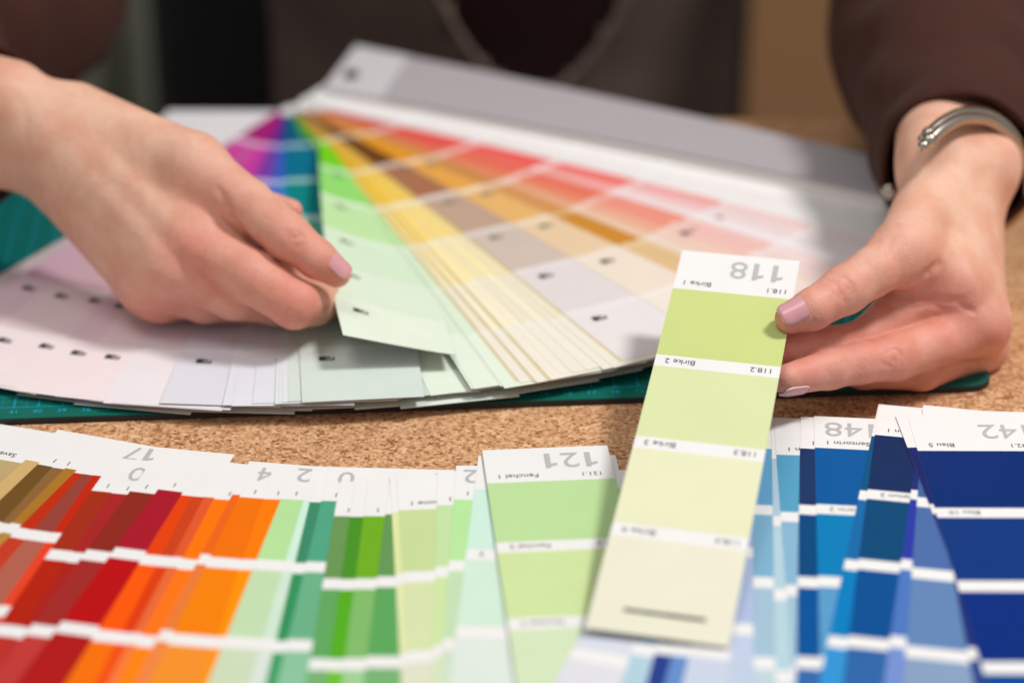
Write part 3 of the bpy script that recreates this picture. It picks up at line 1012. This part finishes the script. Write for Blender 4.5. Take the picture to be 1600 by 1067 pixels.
def blur(f):
    for ax in range(3):
        g = f.copy()
        n_ = f.shape[ax]
        sl = lambda a, b: tuple(slice(a, b) if k == ax else slice(None) for k in range(3))
        g[sl(1, n_ - 1)] = 0.25 * f[sl(0, n_ - 2)] + 0.5 * f[sl(1, n_ - 1)] + 0.25 * f[sl(2, n_)]
        f = g
    return f


def grow_hand(palm, fingers, grooves, h=0.0009, kp=0.011, kf=0.006, kj=0.008):
    pts = [j for seg in palm for j in seg] + [j for fin in fingers for j in fin]
    P = np.array([p for p, r in pts]); R_ = np.array([r for p, r in pts])
    lo = (P - R_[:, None]).min(0) - 0.006; hi = (P + R_[:, None]).max(0) + 0.006
    F = Field(lo, hi, h)
    pf = F.blank()
    for (a, ra), (b, rb) in palm: F.cone(pf, a, b, ra, rb, kp)
    tot = pf.copy()
    for fin in fingers:
        ff = F.blank()
        for (a, ra), (b, rb) in zip(fin[:-1], fin[1:]): F.cone(ff, a, b, ra, rb, kf * 0.4)
        hh = np.clip(0.5 + 0.5 * (pf - ff) / kj, 0, 1)
        tot = np.minimum(tot, pf * (1 - hh) + ff * hh - kj * hh * (1 - hh))
    tot = blur(tot)
    ds = np.arange(0.93, 1.16, 0.0005)
    cam_ = np.array(CAMP)

    def snap(px, py):                   # where the line of sight meets the skin
        r_ = np.array(ray(px, py))
        ij = np.round((cam_[None, :] + ds[:, None] * r_[None, :] - F.lo) / h).astype(int)
        ok = np.all((ij >= 0) & (ij < F.n), axis=1)
        ij = np.clip(ij, 0, F.n - 1)
        v = tot[ij[:, 0], ij[:, 1], ij[:, 2]]
        w = np.where(ok & (v < 0))[0]
        return cam_ + ds[w[0]] * r_ if len(w) else None
    cuts = []
    for poly, w, dep in grooves:
        P2 = []
        for (x0_, y0_), (x1_, y1_) in zip(poly[:-1], poly[1:]):
            m_ = max(2, int(math.hypot(x1_ - x0_, y1_ - y0_) / 5))
            P2 += [(x0_ + (x1_ - x0_) * q / m_, y0_ + (y1_ - y0_) * q / m_) for q in range(m_)]
        P2.append(poly[-1])
        W3 = [snap(*p) for p in P2]
        nn = len(W3)
        acc = None
        for q in range(nn - 1):
            if W3[q] is None or W3[q + 1] is None or np.linalg.norm(W3[q] - W3[q + 1]) > 0.006: continue
            fade = math.sin(math.pi * (q + 0.7) / (nn + 0.4)) ** 0.5
            cuts.append((W3[q], W3[q + 1], w * 0.001, dep * (0.00135 if dep > 0 else 0.001) * fade))
    # every polyline carves once: take the deepest of its pieces, not their sum
    carve = np.zeros_like(tot); raise_ = np.zeros_like(tot)
    for a, b, w, dep in cuts:
        sl, d = F.dist(a, b, 0, 0, 3 * w)
        if sl is None: continue
        g = abs(dep) * np.exp(-(d / w) ** 2)
        if dep > 0: carve[sl] = np.maximum(carve[sl], g)
        else: raise_[sl] = np.maximum(raise_[sl], g)
    return F.skin(tot + carve - raise_)


# --- right hand in the picture, pinching the strip 118
HR_palm = [
    (J(1484, 70, 1.235, 24), J(1464, 245, 1.060, 18.3)),
    (J(1502, 70, 1.245, 24), J(1534, 262, 1.066, 17.6)),
    (J(1466, 290, 1.052, 15), J(1408, 396, 1.003, 12.0)),
    (J(1475, 285, 1.055, 14.5), J(1494, 452, 1.016, 12.0)),
    (J(1500, 285, 1.058, 15), J(1530, 498, 1.020, 12.6)),
    (J(1512, 300, 1.075, 15), J(1530, 532, 1.036, 12.0)),
    (J(1500, 310, 1.092, 14), J(1512, 556, 1.056, 11.0)),
    (J(1420, 404, 1.008, 9.5), J(1480, 432, 1.016, 10)),
]
HR_f = [
    [J(1408, 396, 1.003, 11.6), J(1362, 426, 0.992, 10.0), J(1320, 453, 0.985, 9.9), J(1268, 484, 0.976, 8.3), J(1235, 497, 0.9745, 6.4)],
    [J(1490, 458, 1.018, 11), J(1440, 476, 1.016, 10), J(1394, 495, 1.013, 9.6), J(1348, 532, 1.004, 8.4), J(1300, 540, 0.996, 8.0), J(1222, 548, 0.984, 6.9)],
    [J(1530, 512, 1.020, 11.6), J(1462, 537, 1.010, 10.2), J(1398, 559, 0.998, 9.6), J(1340, 568, 0.990, 8.4), J(1295, 577, 0.983, 8.1), J(1230, 593, 0.970, 6.4)],
    [J(1530, 540, 1.038, 11), J(1440, 577, 1.014, 8.8), J(1350, 578, 1.010, 7.8), J(1290, 570, 1.005, 7)],
    [J(1512, 560, 1.056, 10), J(1462, 584, 1.034, 8.2), J(1395, 583, 1.028, 7.2), J(1330, 575, 1.02, 6.6)],
]
HR_g = [
    ([(1411, 449), (1430, 440), (1446, 428), (1467, 413)], 1.9, 1.5), ([(1407, 462), (1440, 469), (1460, 466), (1505, 468)], 1.2, 0.9),
    ([(1425, 481), (1474, 470), (1495, 472), (1523, 488)], 1.1, 0.8), ([(1376, 473), (1407, 484)], 1.0, 0.5), ([(1450, 476), (1480, 482)], 1.0, 0.5),
    ([(1281, 441), (1292, 438), (1306, 445), (1311, 457), (1309, 470)], 0.75, 0.55), ([(1301, 429), (1320, 434), (1331, 445), (1332, 459)], 0.75, 0.5), ([(1316, 460), (1320, 473)], 0.7, 0.4),
    ([(1296, 448), (1302, 458), (1300, 468)], 0.7, 0.4), ([(1322, 442), (1325, 456)], 0.7, 0.35), ([(1288, 446), (1292, 458)], 0.6, 0.3),
    ([(1393, 377), (1385, 401)], 0.9, 0.4), ([(1341, 378), (1362, 360), (1384, 345)], 1.5, 0.5),
    ([(1385, 550), (1400, 546), (1409, 557), (1404, 571)], 0.8, 0.6), ([(1376, 566), (1392, 574)], 0.8, 0.5), ([(1392, 556), (1397, 566)], 0.8, 0.5), ([(1414, 550), (1417, 564)], 0.8, 0.3),
    ([(1290, 568), (1296, 588)], 0.7, 0.3),
    ([(1492, 330), (1506, 400), (1524, 470)], 3.5, -0.7), ([(1468, 350), (1478, 400), (1486, 436)], 3.2, -0.6), ([(1538, 500), (1546, 516)], 5, -0.8), ([(1395, 552), (1400, 562)], 4, -0.5),
]
# --- left hand in the picture, lifting the green strip
HL_palm = [
    (J(-140, 130, 1.118, 22), J(15, 162, 1.070, 19.6)),
    (J(-140, 190, 1.124, 22), J(15, 232, 1.078, 18.6)),
    (J(120, 190, 1.070, 17), J(302, 258, 1.040, 13.2)),
    (J(80, 205, 1.068, 18), J(300, 368, 1.035, 13.4)),
    (J(70, 222, 1.072, 18), J(262, 412, 1.036, 13.4)),
    (J(70, 232, 1.078, 17), J(240, 436, 1.044, 12.8)),
    (J(80, 240, 1.084, 16), J(232, 446, 1.054, 11.8)),
    (J(250, 250, 1.050, 11), J(310, 330, 1.042, 11)),
    (J(335, 325, 1.042, 10), J(430, 415, 1.040, 8)),
    (J(300, 430, 1.055, 12), J(450, 462, 1.060, 10)),  # unseen filler under the palm, added to block light between the fingers
    (J(400, 455, 1.050, 9), J(492, 470, 1.056, 7)),  # filler below the index finger, added to close the last light slit
    (J(430, 415, 1.040, 8), J(500, 448, 1.046, 6)),
]
HL_f = [
    [J(302, 260, 1.040, 13), J(385, 318, 1.028, 10.8), J(450, 370, 1.020, 9.8), J(496, 405, 1.018, 8.2), J(526, 427, 1.020, 6.2)],
    [J(302, 376, 1.035, 13), J(390, 432, 1.020, 11.2), J(460, 475, 1.018, 10.4), J(492, 477, 1.036, 8.6), J(512, 472, 1.060, 7)],
    [J(264, 416, 1.036, 12.5), J(365, 462, 1.032, 10.2), J(430, 476, 1.046, 8.8), J(470, 470, 1.06, 8)],
    [J(242, 440, 1.044, 12), J(320, 470, 1.046, 9.6), J(390, 476, 1.06, 8)],
    [J(232, 448, 1.054, 11), J(252, 470, 1.050, 8.8), J(310, 472, 1.06, 7.5)],
    [J(340, 300, 1.062, 8), J(455, 329, 1.052, 5.0)],
]
HL_g = [
    ([(342, 296), (350, 312), (366, 345), (392, 374)], 1.8, 1.3),
    ([(452, 362), (459, 374), (470, 368)], 0.8, 0.55), ([(454, 378), (464, 388), (475, 381)], 0.8, 0.5), ([(444, 358), (450, 372)], 0.8, 0.4), ([(462, 360), (474, 372)], 0.7, 0.35), ([(448, 382), (456, 392)], 0.7, 0.35),
    ([(150, 235), (220, 300), (286, 370)], 4.0, -0.8), ([(140, 280), (200, 345), (250, 400)], 4.0, -0.6), ([(294, 384), (304, 396)], 5.0, -0.9), ([(258, 424), (266, 434)], 4.5, -0.7),
    ([(456, 486), (470, 500)], 0.9, 0.35), ([(445, 482), (452, 500)], 0.9, 0.3), ([(346, 452), (376, 470), (404, 484)], 1.6, 0.5),
    ([(30, 150), (42, 190), (40, 240)], 2.0, 0.25),
]
SKIN0 = np.array(lin((228, 179, 158))[:3])
BLUSH = np.array(lin((222, 132, 118))[:3])
PALE = np.array(lin((232, 190, 162))[:3])


def skin_colors(pos, red, pale):
    col = np.repeat(SKIN0[None, :], len(pos), 0)
    for (px, py, d, r, k) in pale:
        c = np.array(D(px, py, d)); w = k * np.exp(-((np.linalg.norm(pos - c, axis=1)) / (r * 0.001)) ** 2)
        col = col * (1 - w[:, None]) + PALE[None, :] * w[:, None]
    for (px, py, d, r, k) in red:
        c = np.array(D(px, py, d)); w = 0.9 * k * np.exp(-((np.linalg.norm(pos - c, axis=1)) / (r * 0.001)) ** 2)
        col = col * (1 - w[:, None]) + BLUSH[None, :] * w[:, None]
    return col


posR, qR = grow_hand(HR_palm, HR_f, HR_g)
posL, qL = grow_hand(HL_palm, HL_f, HL_g)
colR = skin_colors(posR, [(1235, 500, .975, 14, .75), (1312, 448, .975, 9, .5), (1395, 558, .99, 11, .6), (1290, 580, .98, 20, .5), (1230, 600, .97, 14, .6), (1540, 520, 1.005, 18, .5), (1470, 470, 1.0, 16, .6),
                          (1350, 520, 1.0, 25, .5), (1420, 400, .99, 14, .3), (1450, 590, 1.02, 30, .5)], [(1490, 330, 1.03, 35, .5), (1470, 220, 1.04, 40, .5)])
colL = skin_colors(posL, [(525, 425, 1.012, 14, .7), (452, 368, 1.01, 12, .5), (300, 388, 1.02, 13, .6), (460, 490, 1.01, 17, .65), (400, 440, 1.01, 20, .35), (240, 485, 1.045, 18, .5), (330, 470, 1.03, 24, .5), (455, 335, 1.05, 8, .8), (340, 300, 1.02, 16, .3)],
                   [(170, 230, 1.03, 45, .5), (60, 140, 1.04, 40, .4)])

# torso and upper arms under the clothes, joined to the same skin
BODY_Y = 1.45


def ell(cx, cy, z, rx, ry, n=40):
    return [Vector((cx + rx * math.cos(2 * math.pi * j / n), cy + ry * math.sin(2 * math.pi * j / n), z)) for j in range(n)]


TORSO = [(-0.42, 0.150, 0.115, 0.02), (-0.25, 0.150, 0.112, 0.01), (-0.12, 0.132, 0.098, 0.0), (-0.02, 0.130, 0.096, -0.005), (0.08, 0.142, 0.105, -0.01), (0.18, 0.155, 0.115, -0.01),
         (0.28, 0.165, 0.11, 0.0), (0.36, 0.165, 0.09, 0.01), (0.41, 0.12, 0.065, 0.02), (0.44, 0.055, 0.055, 0.02), (0.50, 0.05, 0.052, 0.01)]
TCX = -0.005


def torso_rings(grow, zs=None, n=64):
    out = []
    zz_ = np.linspace(-0.42, 0.40, 60) if zs is None else zs
    tz = [t[0] for t in TORSO]
    for z_ in zz_:
        rx = np.interp(z_, tz, [t[1] for t in TORSO]) + grow
        ry = np.interp(z_, tz, [t[2] for t in TORSO]) + grow
        dy = np.interp(z_, tz, [t[3] for t in TORSO])
        out.append(ell(TCX, BODY_Y + dy, float(z_), rx, ry, n))
    return out


rings = torso_rings(0.0, np.linspace(-0.42, 0.50, 40), 40)
n0 = 40
tv = [tuple(p) for r in rings for p in r]
tf = [(i_ * n0 + j, i_ * n0 + (j + 1) % n0, (i_ + 1) * n0 + (j + 1) % n0, (i_ + 1) * n0 + j) for i_ in range(len(rings) - 1) for j in range(n0)]

ARM_R = catmull([D(1492, 190, 1.13), D(1476, 100, 1.195), D(1462, 30, 1.240), Vector((0.250, 1.32, 0.14)), Vector((0.215, 1.43, 0.30)), Vector((0.15, 1.455, 0.37))], 7)
ARM_L = catmull([D(-60, 195, 1.085), D(-130, 160, 1.125), D(-130, 70, 1.200), D(-5, 0, 1.290), Vector((-0.262, 1.35, 0.16)), Vector((-0.225, 1.42, 0.28)), Vector((-0.16, 1.455, 0.37))], 7)


def arm_skin(path, r0, r1):
    rr = [r0 + (r1 - r0) * k / (len(path) - 1) for k in range(len(path))]
    return tube_rings(path, rr, 20)


allv = [tuple(p) for p in posR] + [tuple(p) for p in posL]
allf = [tuple(int(v) for v in q) for q in qR] + [tuple(int(v) + len(posR) for v in q) for q in qL]
cols_ = np.concatenate([colR, colL])
base_n = len(allv)
extra_v, extra_f = list(tv), list(tf)
for path in (ARM_R, ARM_L):
    rg = arm_skin(path, 0.026, 0.042)
    o0 = len(extra_v)
    extra_v += [tuple(p) for r in rg for p in r]
    for i_ in range(len(rg) - 1):
        for j in range(20):
            extra_f.append((o0 + i_ * 20 + j, o0 + i_ * 20 + (j + 1) % 20, o0 + (i_ + 1) * 20 + (j + 1) % 20, o0 + (i_ + 1) * 20 + j))
allv += extra_v
allf += [tuple(v + base_n for v in q) for q in extra_f]
cols_ = np.concatenate([cols_, np.repeat(SKIN0[None, :], len(extra_v), 0)])
pme = mesh('person', allv, allf, True)
ca = pme.color_attributes.new('Col', 'FLOAT_COLOR', 'POINT')
ca.data.foreach_set('color', np.concatenate([cols_, np.ones((len(cols_), 1))], 1).astype(np.float32).ravel())
pme.materials.append(M_SKIN)
person = link('person', pme)
tag(person, 'person in brown sweater and dark vest lifting one strip and holding another', 'person')

# --- fingernails, lying on the round of the fingertip
def nail(ja, jb, nrm, width, length, over=0.0035, grow=0.0, nu=12, nv=14):
    """ja, jb: the last two joints of the finger; nrm: direction the nail faces; over: how far it runs past the last joint"""
    a, ra = Vector(ja[0]), ja[1]; b, rb = Vector(jb[0]), jb[1]
    ax = (b - a).normalized()
    nrm = (nrm - ax * nrm.dot(ax)).normalized()
    sd = ax.cross(nrm).normalized()
    L_ = (b - a).length
    top_, und = [], []
    for i_ in range(nv + 1):
        f = i_ / nv
        s_ax = L_ + over - length * (1 - f)
        t = min(1.0, s_ax / L_)
        r = ra + (rb - ra) * t + grow
        ctr = a + ax * s_ax
        root_w = math.sqrt(max(0.0, 1 - (max(0.0, 0.28 - f) / 0.28) ** 2)) * 0.45 + 0.55
        tip_w = math.sqrt(max(0.0, 1 - (max(0.0, f - 0.70) / 0.36) ** 2))
        half = width * 0.5 * min(root_w, 1.0) * tip_w
        drop = 0.0011 * max(0.0, f - 0.55) ** 2 / 0.2
        for j in range(nu + 1):
            q = -1 + 2 * j / nu
            rr = r * 1.06
            th = half * q / rr
            base = ctr + sd * (math.sin(th) * rr) + nrm * (math.cos(th) * rr - 0.06 * r - drop)
            lift = 0.00055 - 0.0005 * (max(0, 0.16 - f) / 0.16) - 0.0002 * abs(q) ** 3
            up = (nrm * math.cos(th) + sd * math.sin(th))
            top_.append(base + up * lift)
            und.append(base - up * 0.0004)
    vv = top_ + und
    k = (nv + 1) * (nu + 1)
    ff, mi = [], []
    for i_ in range(nv):
        for j in range(nu):
            a_ = i_ * (nu + 1) + j
            ff.append((a_, a_ + 1, a_ + nu + 2, a_ + nu + 1)); mi.append(0)
            ff.append((k + a_, k + a_ + nu + 1, k + a_ + nu + 2, k + a_ + 1)); mi.append(1)
    edge = [j for j in range(nu + 1)] + [i_ * (nu + 1) + nu for i_ in range(1, nv + 1)] + [nv * (nu + 1) + j for j in range(nu - 1, -1, -1)] + [i_ * (nu + 1) for i_ in range(nv - 1, 0, -1)]
    for a_, b_ in zip(edge, edge[1:] + edge[:1]):
        ff.append((a_, k + a_, k + b_, b_)); mi.append(1)
    me = mesh('fingernail', vv, ff, True)
    me.materials.append(M_NAIL); me.materials.append(M_NAILTIP)
    me.polygons.foreach_set('material_index', mi)
    return link('fingernail', me, None, person)


tow = -FW                               # towards the viewer
nail(HR_f[0][-2], HR_f[0][-1], (tow * 0.80 + UP * 0.50).normalized(), 0.0118, 0.0140, 0.0048)
nail(HR_f[2][-2], HR_f[2][-1], (tow * 0.35 - UP * 0.90).normalized(), 0.0100, 0.0120, 0.0046)
nail(HL_f[0][-2], HL_f[0][-1], (tow * 0.72 + UP * 0.66).normalized(), 0.0098, 0.0122, 0.0042)


# --- clothes
def wrinkle(seed, amp):
    def f(i, an):
        return amp * (math.sin(3 * an + i * 0.7 + seed) * 0.5 + math.sin(5 * an - i * 1.1 + seed * 2) * 0.3 + math.sin(2 * an + i * 1.9) * 0.35 + 0.3 * math.sin(1.3 * i + 2.2 * math.sin(an + seed)))
    return f


def sleeve(path, radii, seed):
    rg = tube_rings(path, radii, 48, 1.0, wrinkle(seed, 0.075))
    me = loft('sleeve', rg, (False, False))
    o = link('sleeve', me, M_SWEATER, person)
    sm = o.modifiers.new('thickness', 'SOLIDIFY'); sm.thickness = 0.0035; sm.offset = -1
    ss = o.modifiers.new('smooth', 'SUBSURF'); ss.levels = 1; ss.render_levels = 1
    return o


SR = [D(1497, 262, 1.085), D(1492, 205, 1.125), D(1476, 110, 1.185), D(1462, 30, 1.235), Vector((0.250, 1.32, 0.14)), Vector((0.215, 1.43, 0.30)), Vector((0.15, 1.455, 0.365))]
sleeve(catmull(SR, 6), list(np.interp(np.arange(37), [0, 2, 6, 12, 18, 24, 30, 36], [0.033, 0.034, 0.037, 0.046, 0.052, 0.055, 0.058, 0.062])), 1.0)
SLp = [D(-40, 200, 1.090), D(-130, 170, 1.130), D(-140, 70, 1.200), D(28, 0, 1.290), Vector((-0.255, 1.35, 0.16)), Vector((-0.225, 1.42, 0.28)), Vector((-0.15, 1.455, 0.365))]
sleeve(catmull(SLp, 6), list(np.interp(np.arange(37), [0, 4, 12, 20, 28, 36], [0.036, 0.041, 0.048, 0.052, 0.056, 0.062])), 2.0)
sh = link('shirt', loft('shirt', torso_rings(0.006), (False, False)), M_SHIRT, person)

# vest: the same body shape a little larger, with a deep U-shaped neckline
U_BOT = -0.030


def neck_half(z_):
    if z_ <= U_BOT: return 0.0
    return 0.058 * math.sqrt((z_ - U_BOT) / 0.068)


nb_, zs_ = 96, np.linspace(-0.42, 0.36, 90)
vr = torso_rings(0.012, zs_, nb_)
vv, ff = [], []
for r in vr: vv += [tuple(p) for p in r]
for i_ in range(len(vr) - 1):
    for j in range(nb_):
        q = [i_ * nb_ + j, i_ * nb_ + (j + 1) % nb_, (i_ + 1) * nb_ + (j + 1) % nb_, (i_ + 1) * nb_ + j]
        c = sum((Vector(vv[k]) for k in q), Vector()) / 4
        if c.y < BODY_Y and abs(c.x - TCX - 0.018) < neck_half(c.z): continue
        ff.append(tuple(q))
ve = link('vest', mesh('vest', vv, ff, True), M_VEST, person)
sm = ve.modifiers.new('thickness', 'SOLIDIFY'); sm.thickness = 0.003; sm.offset = 1


def vest_front(x, z_):
    tz = [t[0] for t in TORSO]
    rx = np.interp(z_, tz, [t[1] for t in TORSO]) + 0.0155
    ry = np.interp(z_, tz, [t[2] for t in TORSO]) + 0.0155
    dy = np.interp(z_, tz, [t[3] for t in TORSO])
    return BODY_Y + dy - ry * math.sqrt(max(0.02, 1 - ((x - TCX) / rx) ** 2))


tp = []
for k in range(-30, 31):
    z_ = U_BOT + 0.30 * (abs(k) / 30) ** 2
    x = TCX + 0.018 + (1 if k > 0 else -1) * min(0.10, neck_half(z_))
    tp.append(Vector((x, vest_front(x, z_) - 0.001, z_)))
link('neckline_trim', loft('neckline_trim', tube_rings(tp, [0.0024] * len(tp), 10)), M_TRIM, person)

# ------------------------------------------------------------------ silver bangle on the right wrist
bp_ = [D(1452, 215, 1.028), D(1474, 196, 1.034), D(1508, 181, 1.044), D(1548, 186, 1.056), D(1582, 214, 1.066), D(1603, 262, 1.082), D(1598, 318, 1.098), D(1556, 352, 1.110), D(1500, 352, 1.115), D(1440, 330, 1.108), D(1389, 297, 1.095)]
bpath = catmull(bp_, 8)
br = empty('bracelet', D(1500, 262, 1.07))
tag(br, 'open silver bangle of two tubes with round studs below the brown sleeve cuff', 'bracelet')
wc = D(1498, 262, 1.066)
fa = (D(1484, 60, 1.185) - wc).normalized()
for k, off in enumerate((-0.0030, 0.0030)):
    pth = [p + fa * off for p in bpath]
    o = link('band', loft('band', tube_rings(pth, [0.0027] * len(pth), 14)), M_STEEL)
    adopt(o, br)
for p, r in ((bpath[0] - fa * 0.003, 0.0033), (bpath[0] + fa * 0.003, 0.0033), (bpath[0] - fa * 0.003 + (bpath[0] - bpath[2]).normalized() * 0.0046, 0.0025), (bpath[0] + fa * 0.003 + (bpath[0] - bpath[2]).normalized() * 0.0046, 0.0025), (bpath[-1], 0.0034)):
    bm = bmesh.new()
    bmesh.ops.create_uvsphere(bm, u_segments=20, v_segments=12, radius=r, matrix=Matrix.Translation(p))
    me = bpy.data.meshes.new('end_stud'); bm.to_mesh(me); bm.free()
    me.polygons.foreach_set('use_smooth', [True] * len(me.polygons))
    adopt(link('end_stud', me, M_STEEL), br)

# ------------------------------------------------------------------ black chair behind the person
chr_ = empty('chair', (-0.04, 1.68, -0.75))
tag(chr_, 'black chair with wide back behind the seated person', 'chair')


def cpart(name, *a, bev=0.012):
    return adopt(link(name, box_mesh(name, *a, bev, 3), M_CHAIR), chr_)


cpart('backrest', -0.262, 0.172, 1.640, 1.700, -0.30, 0.30, bev=0.025)
cpart('seat', -0.262, 0.172, 1.26, 1.66, -0.345, -0.285, bev=0.02)
for x in (-0.24, 0.15):
    for y in (1.29, 1.665):
        cpart('leg', x - 0.016, x + 0.016, y - 0.016, y + 0.016, -0.75, -0.345, bev=0.004)
    cpart('back_post', x - 0.014, x + 0.014, 1.655, 1.683, -0.345, -0.30, bev=0.004)
